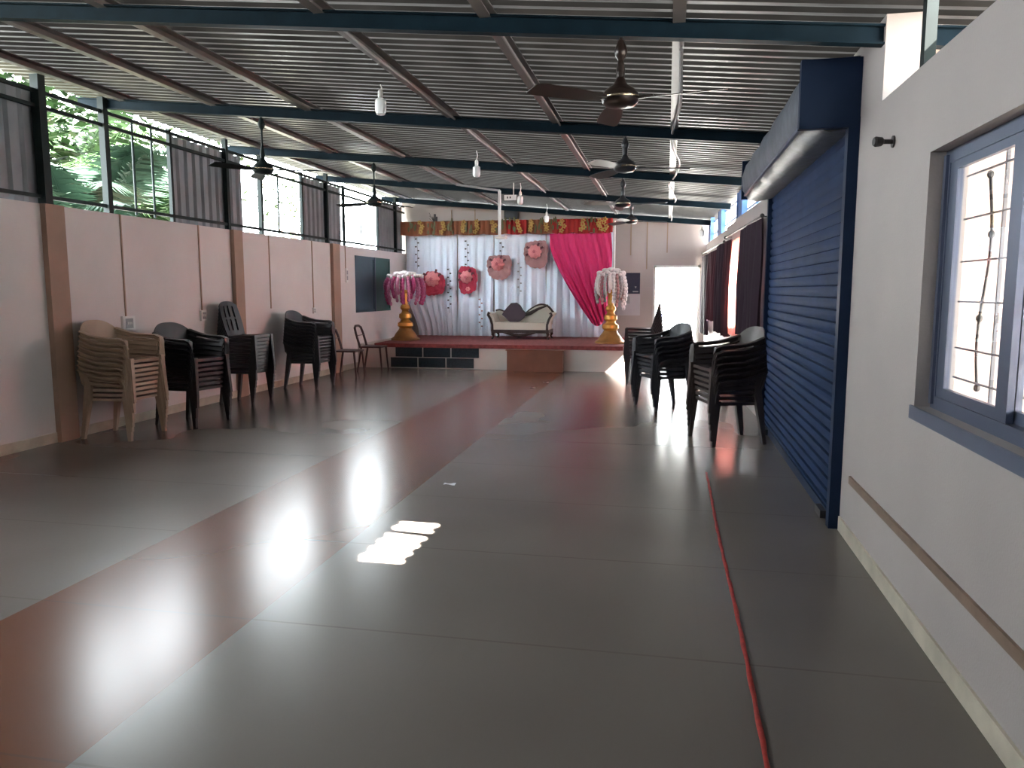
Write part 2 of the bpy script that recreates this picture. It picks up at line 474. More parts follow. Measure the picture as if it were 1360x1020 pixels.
for yb in (3.45,):
    pts = [(gx+.012, yb+.035*math.sin(t*PI*2.2), 1.10+.86*t) for t in [i/24 for i in range(25)]]
    g.tube(pts, .006, 6)
    for t in (0, .33, .72, 1):
        g.ball((gx+.012, yb+.035*math.sin(t*PI*2.2), 1.10+.86*t), .014, 1, .7, 1.2, 8, 6)
g.build('grille_scroll', M['cable'], w1)

tag(MB().box(XR-.013, XR, YB+.3, 4.78, .355, .400).build('wall_trunking', M['dado']), 'brown cable trunking strip low along the right wall', 'trunking')
# small bulb holder on right wall
lh = thing('bulb_holder', 'small dark bulb holder fixed to right wall left of the window', 'lamp holder', (XR, 4.28, 2.24))
MB().xform(Matrix()).lathe([(.03, 0), (.03, .008)], (0, 0, 0), 12).xform(Matrix.Translation((XR, 4.28, 2.24)) @ Matrix.Rotation(-PI/2, 4, 'Y')).build('wall_plate', M['cable'], lh)
MB().lathe([(.012, 0), (.012, .05), (.022, .06), (.026, .09), (.02, .10)], (0, 0, 0), 12).xform(Matrix.Translation((XR, 4.28, 2.24)) @ Matrix.Rotation(-PI/2, 4, 'Y') @ Matrix.Rotation(.15, 4, 'X')).build('socket', M['cable'], lh)

# rolling shutter
sh = thing('rolling_shutter', 'dark blue ribbed rolling shutter, closed, in the right wall', 'shutter', (1.07, 6.9, 0))
def shutter_curtain():
    mb = MB(); bm = mb.bm
    prof = []; z = .02; p = .08
    while z < 2.50:
        prof += [(0, z), (-.010, z+p*.22), (-.013, z+p*.5), (-.010, z+p*.80), (.004, z+p*.92)]; z += p
    rows = [[bm.verts.new((1.085+d, y, zz)) for d, zz in prof] for y in (5.08, 8.74)]
    for j in range(len(prof)-1):
        bm.faces.new((rows[0][j], rows[0][j+1], rows[1][j+1], rows[1][j]))
    bmesh.ops.solidify(bm, geom=list(bm.faces), thickness=.002)
    return mb
shutter_curtain().build('slat_curtain', M['shutter'], sh, smooth=True)
for y in (5.06, 8.76):
    MB().box(1.035, 1.20, y-.039, y+.039, 0.0, 2.52).build('guide_rail', M['shutterbox'], sh)
b_ = MB().box(1.06, 1.095, 5.10, 8.72, .0, .07).build('bottom_bar', M['shutterbox'], sh)
for y in (5.3, 8.3):
    MB().box(1.02, 1.06, y-.09, y+.09, .01, .06).build('lock_hasp', M['cable'], b_)
hd = thing('shutter_hood', 'bulky dark hood over the rolled shutter drum, right wall', 'hood', (.93, 6.9, 2.46))
prof = [(1.095, 2.47), (.93, 2.44), (.83, 2.47), (.775, 2.56), (.765, 2.70), (.80, 2.82), (.90, 2.87), (1.095, 2.88)]
def hood():
    mb = MB()
    ys = [5.07+i*(8.72-5.07)/14 for i in range(15)]
    rows = []
    for i, y in enumerate(ys):
        w = .012*math.sin(i*2.1)+.008*math.cos(i*3.7)
        rows.append([mb.bm.verts.new((x+(w if 0 < k < 6 else 0), y, z+(w*.7 if 0 < k < 6 else 0))) for k, (x, z) in enumerate(prof)])
    for i in range(14):
        for k in range(len(prof)-1):
            mb.bm.faces.new((rows[i][k], rows[i][k+1], rows[i+1][k+1], rows[i+1][k]))
    return mb
hood().build('hood_cover', M['hood'], hd, smooth=True)
for y0, y1, t in ((5.02, 5.08, 'dark blue plate facing the viewer'), (8.71, 8.76, None)):
    MB().box(.755, 1.098, y0, y1, 2.46, 2.86).build('end_plate', M['shutterbox'], hd, bevel=.01, label=t)
MB().bar((.79, 5.1, 2.5), (.79, 8.7, 2.5), .02, .02).build('edge_strip', M['alu'], hd)

# right clerestory
tag(MB().box(XR+.05, XR+.10, 4.05, 4.11, 2.5, 2.95).build('clerestory_post', M['steelg']), 'dark steel post on the near right wall top', 'post')
for y0, y1, t in ((11.45, 12.35, 'nearest the shutter hood'), (14.2, 15.2, 'between the two others'), (16.3, 17.05, 'next to the end wall')):
    x = xr((y0+y1)/2)
    q = 2.525 if y0 < 12.2 else (2.485 if y0 < 16 else 2.485)
    mb = MB().box(x+.03, x+.09, y0, y1, q, 2.955)
    mb.box(x+.015, x+.03, y0, y0+.04, q, 2.955).box(x+.015, x+.03, y1-.04, y1, q, 2.955)
    tag(mb.build('clerestory_post', M['blue']), 'broad blue steel post on the far right wall top, ' + t, 'post', 'blue posts of the right clerestory')
rr_ = thing('clerestory_rail', 'thin blue steel rails between the far right clerestory posts', 'rail', (xr(13)+.06, 13, 2.55))
for z in (2.62, 2.86):
    MB().bar((xr(8.9)+.08, 8.9, z), (xr(17.1)+.08, 17.1, z), .025, .025).build('rail', M['blue'], rr_)
MB().bar((xr(10.5)+.08, 10.5, 2.55), (xr(10.5)+.08, 10.5, 2.95), .05, .05, (0, 1, 0)).build('upright', M['blue'], rr_)
mm = thing('wire_mesh', 'pale wire mesh screen in the clerestory beside the shutter hood', 'mesh screen', (xr(9.6)+.1, 9.6, 2.60))
g = MB()
for i in range(13): g.box(xr(9.6)+.10, xr(9.6)+.106, 8.85+i*.13-.004, 8.85+i*.13+.004, 2.60, 2.92)
for i in range(7): g.box(xr(9.6)+.10, xr(9.6)+.106, 8.83, 10.45, 2.60+i*.05-.004, 2.60+i*.05+.004)
g.build('mesh_wires', M['grille'], mm)

# far right windows with curtains
for n, y0, y1 in ((3, 9.6, 12.2), (4, 13.3, 16.7)):
    w = thing('window_%d' % n, None, None, (xr(y0)+.08, (y0+y1)/2, 1.0), kind='structure')
    mb = MB()
    A = lambda y, d: (xr(y)+d, y)
    def rect(a, b, c, d, dd=.09):
        mb.hexa([(xr(a)+dd, a, c), (xr(a)+dd+.04, a, c), (xr(a)+dd+.04, a, d), (xr(a)+dd, a, d)],
                [(xr(b)+dd, b, c), (xr(b)+dd+.04, b, c), (xr(b)+dd+.04, b, d), (xr(b)+dd, b, d)])
    rect(y0, y1, 1.0, 1.06); rect(y0, y1, 2.14, 2.2); rect(y0, y0+.06, 1, 2.2); rect(y1-.06, y1, 1, 2.2)
    ym = (y0+y1)/2; rect(ym-.04, ym+.04, 1, 2.2)
    mb.build('window_frame', M['alu'], w)

def curtain(name, y0, y1, ztop, zbot, m, label, cat='curtain', amp=.035, n=7, tie=0.0, off=.09, group=None):
    mb = MB()
    def f(u, v):
        yy = y0+(y1-y0)*u
        t = math.sin(PI*min(1, max(0, (v-.05)/.9)))*tie
        yc = y1 if tie >= 0 else y0
        yy = yy+(yc-yy)*abs(t)
        x = xr(yy)-off+amp*math.sin(u*n*2*PI)*(0.5+.5*v)+.01*math.sin(v*5+u*9)
        return (x, yy, ztop+(zbot-ztop)*v+.01*math.sin(u*n*2*PI))
    mb.grid(f, n*8, 12, thick=.004)
    o = mb.build(name, m, smooth=True)
    return tag(o, label, cat, group)
curtain('window_curtain', 9.02, 10.75, 2.29, .92, M['maroonb'], 'dark maroon curtain nearest the shutter, right wall', amp=.05, n=5)
curtain('window_curtain', 11.9, 12.6, 2.24, .80, M['maroon'], 'dark red curtain on the far half of the nearer curtained window', amp=.045, n=4)
curtain('sheer_curtain', 10.6, 11.95, 2.22, .86, M['sheer'], 'pale pink sheer curtain glowing between two dark curtains', amp=.04, n=5, off=.055)
curtain('window_curtain', 12.9, 13.86, 2.25, .80, M['maroonb'], 'dark curtain at near side of the farther curtained window', amp=.04, n=4)
curtain('window_curtain', 13.96, 15.4, 2.2, .95, M['maroon'], 'dull plum curtain bunched in the middle of the farther window', amp=.05, n=5)
curtain('window_curtain', 15.4, 16.9, 2.2, .62, M['maroonb'], 'dark curtain beside the bright end door', amp=.04, n=5)
for y0, y1, z, t in ((8.98, 12.6, 2.31, 'nearer'), (12.8, 17.0, 2.26, 'farther')):
    r = thing('curtain_rod', 'thin curtain rod above the %s curtained window' % t, 'curtain rod', (xr(y0)-.09, (y0+y1)/2, z))
    MB().tube([(xr(y0)-.09, y0, z), (xr(y1)-.09, y1, z)], .011, 8).build('rod', M['cable'], r)
    for y in (y0, y1):
        MB().ball((xr(y)-.09, y, z), .025).build('finial', M['cable'], r, smooth=True)
        MB().bar((xr(y)+.01, y+.1*(1 if y == y0 else -1), z), (xr(y)-.09, y+.1*(1 if y == y0 else -1), z), .012, .012).build('bracket', M['cable'], r)

# end door
d1 = thing('door_1', None, None, (.2, YE, 0), kind='structure')
mb = MB()
for a, b, c, d in ((-.30, -.25, 0, 2.03), (.64, .69, 0, 2.03), (-.30, .69, 1.98, 2.03)):
    mb.box(a, b, YE-.01, YE+.16, c, d)
mb.build('door_frame', M['whitep'], d1)
dl = MB().box(.60, .64, YE+.17, YE+1.05, .01, 1.97).build('door_leaf', M['whitep'], d1)
MB().tube([(.60, YE+.95, 1.0), (.55, YE+.95, 1.0), (.55, YE+.85, 1.0)], .01, 6).build('door_handle', M['alu'], dl)

# ------------------------------------------------------------------ fans
def make_fan(name, label, x, y, zt, zb, rot, m, R=.60):
    """zt: where the rod is fixed; zb: underside of motor"""
    f = thing(name, label, 'ceiling fan', (x, y, zb), 0, 'ceiling fans under the beams')
    MB().tube([(x, y, zb+.10), (x, y, zt)], .011, 8).build('down_rod', m, f)
    MB().lathe([(.012, 0), (.032, .03), (.038, .06), (.02, .11), (.012, .12)], (x, y, zt-.13), 14).build('canopy', m, f, smooth=True)
    MB().lathe([(.012, .0), (.024, .01), (.026, .05), (.016, .10), (.012, .13)], (x, y, zb+.16), 14).build('rod_cover', m, f, smooth=True)
    MB().lathe([(.03, 0), (.085, .012), (.105, .035), (.105, .075), (.085, .10), (.04, .13), (.02, .17)], (x, y, zb), 20).build('motor', m, f, smooth=True)
    MB().lathe([(.107, .048), (.1095, .052), (.1095, .058), (.107, .062)], (x, y, zb), 20).build('trim_ring', M['brass'], f, smooth=True)
    for k in range(3):
        a = rot+k*2*PI/3
        mb = MB()
        def bf(u, v, a=a):
            r = .12+u*(R-.12)
            w = .038+.028*math.sin(min(1, u*1.4)*PI*.5)
            if u > .96: w *= .8
            t = (v-.5)*2*w
            lz = zb+.045+t*.22-.01*u
            return (x+r*math.cos(a)-t*math.sin(a), y+r*math.sin(a)+t*math.cos(a), lz)
        mb.grid(bf, 10, 2, thick=.004)
        b = mb.build('blade', m, f, smooth=True)
        MB().bar((x+.08*math.cos(a), y+.08*math.sin(a), zb+.045), (x+.2*math.cos(a), y+.2*math.sin(a), zb+.047), .035, .008).build('blade_bracket', m, b)
bz = lambda x: 2.945-.09*x-.05
make_fan('ceiling_fan', 'brown ceiling fan nearest the viewer, blade toward the shutter', -.29, 4.6, bz(-.29), 2.535, math.radians(-18), M['fan'])
make_fan('ceiling_fan', 'grey ceiling fan on second beam, behind the nearest fan', -.42, 7.53, bz(-.42), 2.60, math.radians(4), M['fang'])
make_fan('ceiling_fan', 'grey ceiling fan on third beam, in front of the pink drape side', -.60, 10.4, bz(-.6), 2.57, math.radians(-20), M['fang'])
make_fan('ceiling_fan', 'small distant ceiling fan over the end of the valance', -.62, 13.3, bz(-.62), 2.60, math.radians(10), M['fang'])
make_fan('ceiling_fan', 'dark ceiling fan on long rod by the left clerestory, nearer', -4.15, 7.53, bz(-4.15), 2.69, math.radians(6), M['steelg'])
make_fan('ceiling_fan', 'dark ceiling fan by the left clerestory, farther one near the stage', -4.05, 10.4, bz(-4.05), 2.66, math.radians(50), M['steelg'])

# ------------------------------------------------------------------ lamps
def lamp(x, y, zb, label, sc=1.0, ztop=None):
    l = thing('pendant_lamp', label, 'lamp', (x, y, zb), 0, 'white pendant lamps')
    zt = ztop or roofz(x)-.07
    MB().tube([(x, y, zb+.20*sc), (x+.012, y, (zb+.2*sc+zt)/2), (x, y, zt)], .006, 6).build('flex', M['white'], l)
    MB().lathe([(.016, .0), (.022, .02), (.022, .055), (.012, .075)], (x, y, zb+.135*sc), 12).build('lamp_holder', M['whitep'], l, smooth=True)
    MB().lathe([(.012, 0), (.034, .006), (.046, .03), (.048, .08), (.046, .12), (.030, .135), (.022, .14)], (x, y, zb), 16).build('lamp_glass', M['frost'], l, smooth=True)
lamp(-2.40, 6.35, 2.96, 'white pendant lamp nearest the viewer')
lamp(-2.34, 9.45, 2.88, 'white pendant lamp, second from the viewer')
lamp(-2.35, 12.4, 2.86, 'white pendant lamp next to the white junction box')
lamp(-2.40, 15.5, 2.84, 'white pendant lamp just above the red valance')
lamp(xr(17)-.12, 16.9, 2.62, 'small white lamp hanging at the end wall right corner', .9)
# drop pole with plate and junction box
pp = thing('drop_pole', 'white pole dropping from the roof in front of the backdrop', 'pole', (-2.60, 12.0, 2.30))
MB().box(-2.625, -2.585, 11.98, 12.02, 2.33, 3.04).build('pole', M['whitep'], pp)
MB().box(-2.66, -2.50, 11.90, 12.10, 2.30, 2.33).build('plate', M['whitep'], pp)
MB().tube([(-2.60, 12.0, 3.04), (-3.3, 12.0, 3.15)], .018, 8).build('arm', M['greyp'], pp)
MB().ball((-2.50, 11.97, 2.345), .022).build('spot_head', M['white'], pp, smooth=True)
jb = thing('junction_box', 'white junction box on the roof beside a pendant lamp', 'junction box', (-2.50, 12.35, 2.88))
MB().box(-2.60, -2.41, 12.33, 12.37, 2.93, 3.01).build('box_body', M['white'], jb, bevel=.006)
for dx in (-.055, -.01): MB().box(-2.50+dx, -2.48+dx, 12.326, 12.331, 2.955, 2.985).build('socket', M['cable'], jb)
MB().bar((-2.45, 12.35, 3.0), (-2.45, 12.35, 3.2), .015, .015, (0, 1, 0)).build('hanger', M['whitep'], jb)
# loose cable on the right purlin
pts = [(.03+.06*math.sin(t*21)*math.sin(t*PI)+.02, 5.0+t*11.8, roofz(.03)-.105-.03*math.sin(t*17)**2) for t in [i/60 for i in range(61)]]
tag(MB().tube(pts, .012, 6).build('ceiling_cable', M['greyp']), 'loose pale cable snaking along the right-hand purlin', 'cable')
pts = [(-2.08, 4.7+t*11.6, roofz(-2.08)-.085-.012*math.sin(t*24)**2) for t in [i/40 for i in range(41)]]
tag(MB().tube(pts, .010, 6).build('ceiling_conduit', M['greyp']), 'thin grey conduit under the purlin with the white lamps', 'conduit')
pts = [(-1.04, 4.7+t*11.6, roofz(-1.04)-.085-.008*math.sin(t*30)**2) for t in [i/40 for i in range(41)]]
tag(MB().tube(pts, .010, 6).build('ceiling_conduit', M['greyp']), 'thin grey conduit under the purlin right of the lamps', 'conduit')

# ------------------------------------------------------------------ switches and conduits on the left wall
def conduit_run(y, zb, label, ztop=2.32, m='conduit'):
    tag(MB().box(XL, XL+.012, y-.009, y+.009, zb, ztop).build('wall_conduit', M[m]), label, 'conduit', 'conduits down the left wall')
def switch(y, zc, label, h=.14, w=.16, big=True):
    s = thing('switch_board', label, 'switch board', (XL, y, zc-h/2), 0, 'switch boards on the left wall')
    MB().box(XL, XL+.028, y-w/2, y+w/2, zc-h/2, zc+h/2).build('box_body', M['white'], s, bevel=.004)
    MB().box(XL+.028, XL+.032, y-w*.30, y+w*.30, zc-h*.34, zc+h*.34).build('face_plate', M['greyp'], s)
    for k in range(3): MB().box(XL+.032, XL+.037, y-.035+k*.028, y-.02+k*.028, zc-.012, zc+.018).build('switch', M['white'], s)
conduit_run(7.56, 1.21, 'conduit down to the switch board by the beige chairs')
switch(7.58, 1.13, 'white switch board above the beige chair stack', .16, .20)
conduit_run(9.0, 1.24, 'conduit between the two black chair stacks')
switch(9.01, 1.17, 'small pale switch board beside the high-backed black stack', .13, .12)
conduit_run(10.78, 1.22, 'conduit above the brown topped dark chair stack')
conduit_run(12.22, 1.20, 'conduit left of the third wall column')
switch(12.22, 1.15, 'small switch board left of the third wall column', .10, .08)
conduit_run(13.6, 1.9, 'short conduit right of the third wall column')
switch(13.62, 1.77, 'tall narrow switch box between column and teal shutters', .26, .08)
# conduits on end wall
for x, zb, t in ((-.80, 2.25, 'left'), (-.45, 1.95, 'middle'), (-.02, 2.3, 'right')):
    tag(MB().box(x-.012, x+.012, YE-.012, YE, zb, 2.98).build('wall_conduit', M['conduit']), 'vertical conduit on end wall right of the backdrop, %s one' % t, 'conduit', 'conduits on the end wall')
for x, t in ((-4.85, 'left'), (-4.3, 'right')):
    tag(MB().box(x-.01, x+.01, YE-.012, YE, 2.9, 3.3).build('wall_conduit', M['conduit']), 'vertical conduit above the valance on end wall, %s one' % t, 'conduit', 'conduits above the valance')
sp_ = thing('wall_speaker', 'small black loudspeaker high on end wall behind the white pole', 'loudspeaker', (-3.42, YE-.1, 3.08))
MB().box(-3.60, -3.29, YE-.14, YE-.02, 3.07, 3.33).build('cabinet', M['cable'], sp_, bevel=.01)
MB().box(-3.58, -3.31, YE-.147, YE-.14, 3.09, 3.31).build('speaker_grille', M['black2'], sp_)
MB().box(-3.47, -3.42, YE-.03, YE, 3.15, 3.25).build('bracket', M['cable'], sp_)
# posters
ps = thing('wall_poster', 'dark navy notice hanging on end wall, above white notice', 'poster', (-.8, YE-.01, 1.41))
MB().box(-1.02, -.585, YE-.012, YE-.002, 1.415, 1.87).build('sheet', M['navy'], ps)
for a, b, c, d in ((-.70, -.66, 1.56, 1.575), (-.74, -.62, 1.45, 1.475), (-.69, -.665, 1.54, 1.555)):
    MB().box(a, b, YE-.0135, YE-.012, c, d).build('printed_mark', M['greyp'], ps)
pw = thing('wall_poster', 'white notice sheet on end wall under the navy notice', 'poster', (-.8, YE-.01, .94))
MB().box(-1.07, -.575, YE-.012, YE-.002, .94, 1.405).build('sheet', M['paper'], pw)
MB().box(-1.00, -.80, YE-.0135, YE-.012, 1.20, 1.36).build('printed_mark', M['greyp'], pw)

# ------------------------------------------------------------------ stage
SY = 14.1
structure('stage_platform', MB().box(XL, -.74, SY, YE, 0, .455), M['plaster'])
def carpet():
    mb = MB()
    mb.box(-5.55, -.76, SY-.006, 16.95, .456, .474)
    mb.box(-5.55, -.76, SY-.016, SY-.004, .40, .472)
    return mb
o = carpet().build('stage_carpet', M['carpet']); tag(o, 'red patterned carpet covering the stage top', 'carpet')
tw_, th_ = .55, .205
for r in range(2):
    for c in range(3):
        x0 = -5.12+c*.56-(.10 if r == 0 else 0); z0 = .02+r*.20
        o = MB().box(x0, x0+.535, SY-.014, SY-.001, z0, z0+.185).build('stage_tile', M['gran'], bevel=.003)
        tag(o, 'dark granite tile on stage front, %s row, %s' % (['lower', 'upper'][r], ['left', 'middle', 'right'][c]), 'tile', 'dark granite tiles on the stage front')
st = thing('stage_step', 'reddish brown step block in front of the stage', 'step', (-2.36, 13.98, 0))
MB().box(-2.88, -1.84, 13.88, SY-.001, 0, .385).build('riser', M['step'], st)
MB().box(-2.90, -1.82, 13.86, SY-.001, .385, .405).build('tread', M['step'], st, bevel=.004)

# backdrop frame + white curtains
bf_ = thing('backdrop_frame', 'white pipe frame holding the stage backdrop', 'frame', (-3.5, 16.9, .46))
for x in (-5.82, -1.14):
    MB().tube([(x, 16.88, .456), (x, 16.88, 2.98)], .028, 10).build('upright', M['white'], bf_)
MB().tube([(-5.82, 16.88, 2.80), (-1.14, 16.88, 2.80)], .022, 10).build('crossbar', M['white'], bf_)
def fold_curtain(x0, x1, seed, label, swag=0.0):
    mb = MB(); rnd = random.Random(seed)
    n = max(3, int((x1-x0)*6)); ph = [rnd.uniform(0, 6.28) for _ in range(4)]
    def f(u, v):
        x = x0+(x1-x0)*u
        a = .014+.026*min(1, v*1.6)
        d = a*(math.sin(u*n*2*PI+ph[0]+.4*math.sin(v*3))+.5*math.sin(u*n*.47*2*PI+ph[1])+.25*math.sin(u*n*2.3*2*PI+ph[2]+v*2))
        xx = x+.02*math.sin(v*4+u*7+ph[3])*v
        if swag: xx += swag*(1-u)*math.sin(PI*min(1, max(0, (v-.55)/.45))*.5)**2
        return (xx, 16.80-.02+d*.8, 2.76+(.476-2.76)*v)
    mb.grid(f, int((x1-x0)*56), 26, thick=.004)
    tag(mb.build('backdrop_curtain', M['drape'], smooth=True), label, 'curtain', 'white backdrop curtains on the stage')
fold_curtain(-5.80, -4.62, 1, 'white satin curtain at the left end of the stage backdrop', .28)
fold_curtain(-4.60, -3.78, 2, 'white satin curtain behind the left red flower panel')
fold_curtain(-3.76, -2.62, 3, 'white satin curtain behind the sofa')
fold_curtain(-2.60, -1.16, 4, 'white satin curtain beneath the pink drape')

# pink drape
def pink():
    mb = MB()
    def xl(v): return -2.50+.10*v+1.02*max(0, v-.15)**1.35*1.0
    def f(u, v):
        a = xl(v); b = -1.19+.03*math.sin(v*6)-.10*max(0, v-.6)
        x = a+(b-a)*u
        fold = .035*math.sin((u*5.5-v*1.4)*2*PI)*(0.35+v)+.02*math.sin((u*11-v*2)*2*PI)
        sag = .16*math.sin(PI*u)*v*v
        z = 2.70-(2.70-.86)*v-sag+.06*(1-u)*v*-1+.14*u*v*v
        return (x, 16.60+fold, z)
    mb.grid(f, 54, 34, thick=.004)
    return mb
tag(pink().build('pink_drape', M['pink'], smooth=True), 'bright pink satin drape swept to the right of the backdrop', 'drape')
# white sheer beside it already in frame; valance
va = thing('backdrop_valance', 'red and gold flower valance along the top of the backdrop', 'valance', (-3.5, 16.55, 2.7))
xs0 = -5.86
secs = [(-5.86, -5.15, 'vbrown'), (-5.15, -4.55, 'vbrown'), (-4.55, -3.95, 'vbrown'), (-3.95, -3.45, 'vbrown'), (-3.45, -3.0, 'vred'), (-3.0, -2.45, 'vbrown'), (-2.45, -2.0, 'vred'), (-2.0, -1.6, 'vred'), (-1.6, -1.16, 'vred')]
for i, (a, b, mk) in enumerate(secs):
    mb = MB()
    def f(u, v, a=a, b=b):
        return (a+(b-a)*u, 16.58+.02*math.sin(u*4*2*PI), 3.0-.29*v-.025*math.sin(PI*u)*v)
    mb.grid(f, 24, 5, thick=.006); mb.build('cloth_swag', M[mk], va, smooth=True)
rnd = random.Random(3)
def flower(mb, c, r, n=7, tilt=0.0, layers=2):
    cx, cy, cz = c
    for L_ in range(layers):
        rr = r*(1-.38*L_)
        for k in range(n):
            a = 2*PI*k/n+L_*.4
            px, pz = cx+rr*.62*math.cos(a), cz+rr*.62*math.sin(a)
            m_ = Matrix.Translation((px, cy-.3*r*L_, pz)) @ Matrix.Rotation(-a, 4, 'Y') @ Matrix.Rotation(.35, 4, 'Z') @ Matrix.Diagonal((rr*.46, rr*.14, rr*.34, 1))
            bmesh.ops.create_uvsphere(mb.bm, u_segments=8, v_segments=5, radius=1, matrix=m_)
    return mb
for i, x in enumerate((-5.35, -4.88, -4.42, -4.12, -3.72, -3.18, -2.92, -2.6, -2.22, -1.80, -1.44, -1.30)):
    mb = MB()
    for k in range(4):
        flower(mb, (x+rnd.uniform(-.05, .05), 16.53, 2.77+k*.065+rnd.uniform(-.015, .015)), .055, 5, layers=1)
    mb.build('gold_flowers', M['vgold'], va, smooth=True)
for i, x in enumerate((-5.6, -5.1, -4.7, -4.3, -3.6, -3.35, -2.75, -2.35, -1.62)):
    mb = MB()
    for k in range(8):
        mb.ball((x+rnd.uniform(-.11, .11), 16.545, 2.74+rnd.random()*.28), .045, .5, .25, 1.3, 6, 4)
    mb.build('leaf_sprig', M['vleaf'], va, smooth=True)
mb = MB()
for k in range(7): mb.bar((-5.05+rnd.uniform(-.05, .05), 16.6, 2.98), (-5.05+rnd.uniform(-.16, .16), 16.58, 3.05+rnd.random()*.14), .05, .006)
mb.build('leaf_tuft', M['leafd'], va)

# hanging leaf strands
def strand(x, z1, z0, label, m='leafd', y=16.71):
    mb = MB(); n = int((z1-z0)/.085)
    mb.tube([(x, y, z1), (x+.01, y, (z0+z1)/2), (x, y, z0)], .003, 5)
    for k in range(n):
        s = 1 if k % 2 else -1
        mb.ball((x+s*.028, y-.005, z1-.03-k*.085), .030, .9, .25, .55, 6, 4)
    tag(mb.build('leaf_strand', M[m], smooth=True), label, 'garland', 'leaf strands on the backdrop')
strand(-5.52, 2.66, 1.98, 'dark leaf strand hanging at far left of the backdrop')
strand(-4.78, 1.98, .98, 'thin leaf strand between left urn and red flower panel', 'leafd')
strand(-4.37, 2.60, 1.95, 'leaf strand above the left red flower panel')
strand(-4.06, 1.32, .62, 'mauve leaf strand left of the sofa', 'mauve')
strand(-3.58, 2.55, 2.25, 'short leaf strand above the middle flower panel')
strand(-3.18, 2.10, 1.40, 'pale strand right of the middle flower panel', 'greyp')

# flower panels
def flower_panel(x, z, w, h, zf, rf, label, m, wide=0):
    t = thing('flower_decoration', label, 'wall decoration', (x, 16.62, z), 0, 'paper flower panels on the backdrop')
    mb = MB(); ph = x*7
    def f(u, v):
        th = 2*PI*u
        c_, s_ = math.cos(th), math.sin(th)
        k = (abs(c_)**3.2+abs(s_)**3.2)**(-1/3.2)*(1+.02*math.sin(th*9+ph)+.025*math.sin(th*17+ph*2)+.05*math.sin(th*3+ph))
        r = max(.02, v)
        return (x+w/2*k*c_*r, 16.645+.014*math.sin(th*7)*v+.008*math.sin(v*20), z+h/2+h/2*k*s_*r)
    mb.grid(f, 72, 7, thick=.008); mb.build('net_backing', M[m], t, smooth=True)
    fx, fz = x-w*.06, zf
    flower(flower(MB(), (fx, 16.60, fz), rf, 9, layers=2), (fx, 16.57, fz), rf*.72, 7, layers=2).build('flower', M['rose'], t, smooth=True)
    flower(MB(), (fx, 16.54, fz), rf*.42, 5, layers=2).build('flower_heart', M['rosec'], t, smooth=True)
    mb = MB()
    for a in (.5, 1.1, 2.6, 3.5):
        mb.bar((fx+rf*.7*math.cos(a), 16.615, fz+rf*.7*math.sin(a)), (fx+rf*1.4*math.cos(a), 16.61, fz+rf*1.4*math.sin(a)), .045, .008, (0, 1, 0))
    mb.build('leaf', M['mleaf'], t)
    return t, fx
t, fx = flower_panel(-4.34, 1.42, .42, .60, 1.78, .14, 'crimson flower panel with two roses, left of the sofa', 'crim')
flower(MB(), (fx+.04, 16.60, 1.52), .055, 6, layers=1).build('small_flower', M['rose'], t, smooth=True)
flower_panel(-3.62, 1.74, .54, .52, 2.06, .15, 'dusty rose flower panel above the sofa left end', 'mauve')
flower_panel(-2.80, 1.98, .52, .58, 2.32, .15, 'dusty rose flower panel highest up, beside the pink drape', 'mauve')
flower_panel(-5.12, 1.38, .50, .52, 1.74, .17, 'pink flower panel partly behind the left gold stand', 'crim')

# gold stands with hanging strands
def stand(x, y, label, ztop, mats, R, side):
    t = thing('flower_stand', label, 'flower stand', (x, y, .474), 0, 'gold flower stands on the stage')
    z0 = .475
    MB().lathe([(.30, 0), (.30, .03), (.24, .07), (.20, .14), (.15, .20), (.13, .24)], (x, y, z0), 24).build('foot', M['goldb'], t, smooth=True)
    MB().lathe([(.12, .24), (.16, .29), (.155, .35), (.10, .39), (.09, .42), (.13, .46), (.125, .53), (.08, .56), (.065, .60), (.10, .65), (.09, .70), (.06, .73)], (x, y, z0), 24).build('baluster', M['gold'], t, smooth=True)
    MB().lathe([(.06, .73), (.055, .95), (.085, .98), (.06, 1.02), (.02, 1.03)], (x, y, z0), 20).build('neck', M['gold'], t, smooth=True)
    MB().tube([(x, y, z0+.95), (x, y, ztop-.02)], .02, 8).build('mast', M['whitep'], t)
    n = 22
    mb = MB()
    for k in range(24):
        a = 2*PI*k/24
        mb.ball((x+R*.82*math.cos(a), y+R*.82*math.sin(a), ztop-.07+.025*math.sin(k*2.3)), .05, 1, 1, .8, 6, 5)
    for k in range(14):
        a = 2*PI*k/14+.2
        mb.ball((x+R*.45*math.cos(a), y+R*.45*math.sin(a), ztop-.01), .06, 1, 1, .7, 6, 5)
    mb.ball((x, y, ztop), .09, 1, 1, .6)
    mb.build('flower_crown', M[mats[0]], t, smooth=True)
    for k in range(n):
        a = 2*PI*k/n+.1
        mb = MB()
        L_ = .42+.12*math.sin(k*1.9)+(.12 if side and math.cos(a) > .5 else 0)
        for q in range(9):
            v = q/8
            bul = R*(.82+.20*math.sin(PI*v*.9))
            mb.ball((x+bul*math.cos(a), y+bul*math.sin(a), ztop-.08-L_*v), .034, 1, 1, 1.3, 6, 5)
        mb.build('hanging_strand', M[mats[1+k % (len(mats)-1)]], t, smooth=True)
stand(-5.28, 15.15, 'gold flower stand with pink hanging strands, left end of stage', 1.84, ('pearl', 'lilac', 'magenta', 'lilac', 'magenta'), .40, False)
stand(-1.06, 15.0, 'gold flower stand with pale hanging strands, right end of stage', 1.88, ('pearl', 'pearl', 'pearl', 'mauve', 'greyp'), .29, True)
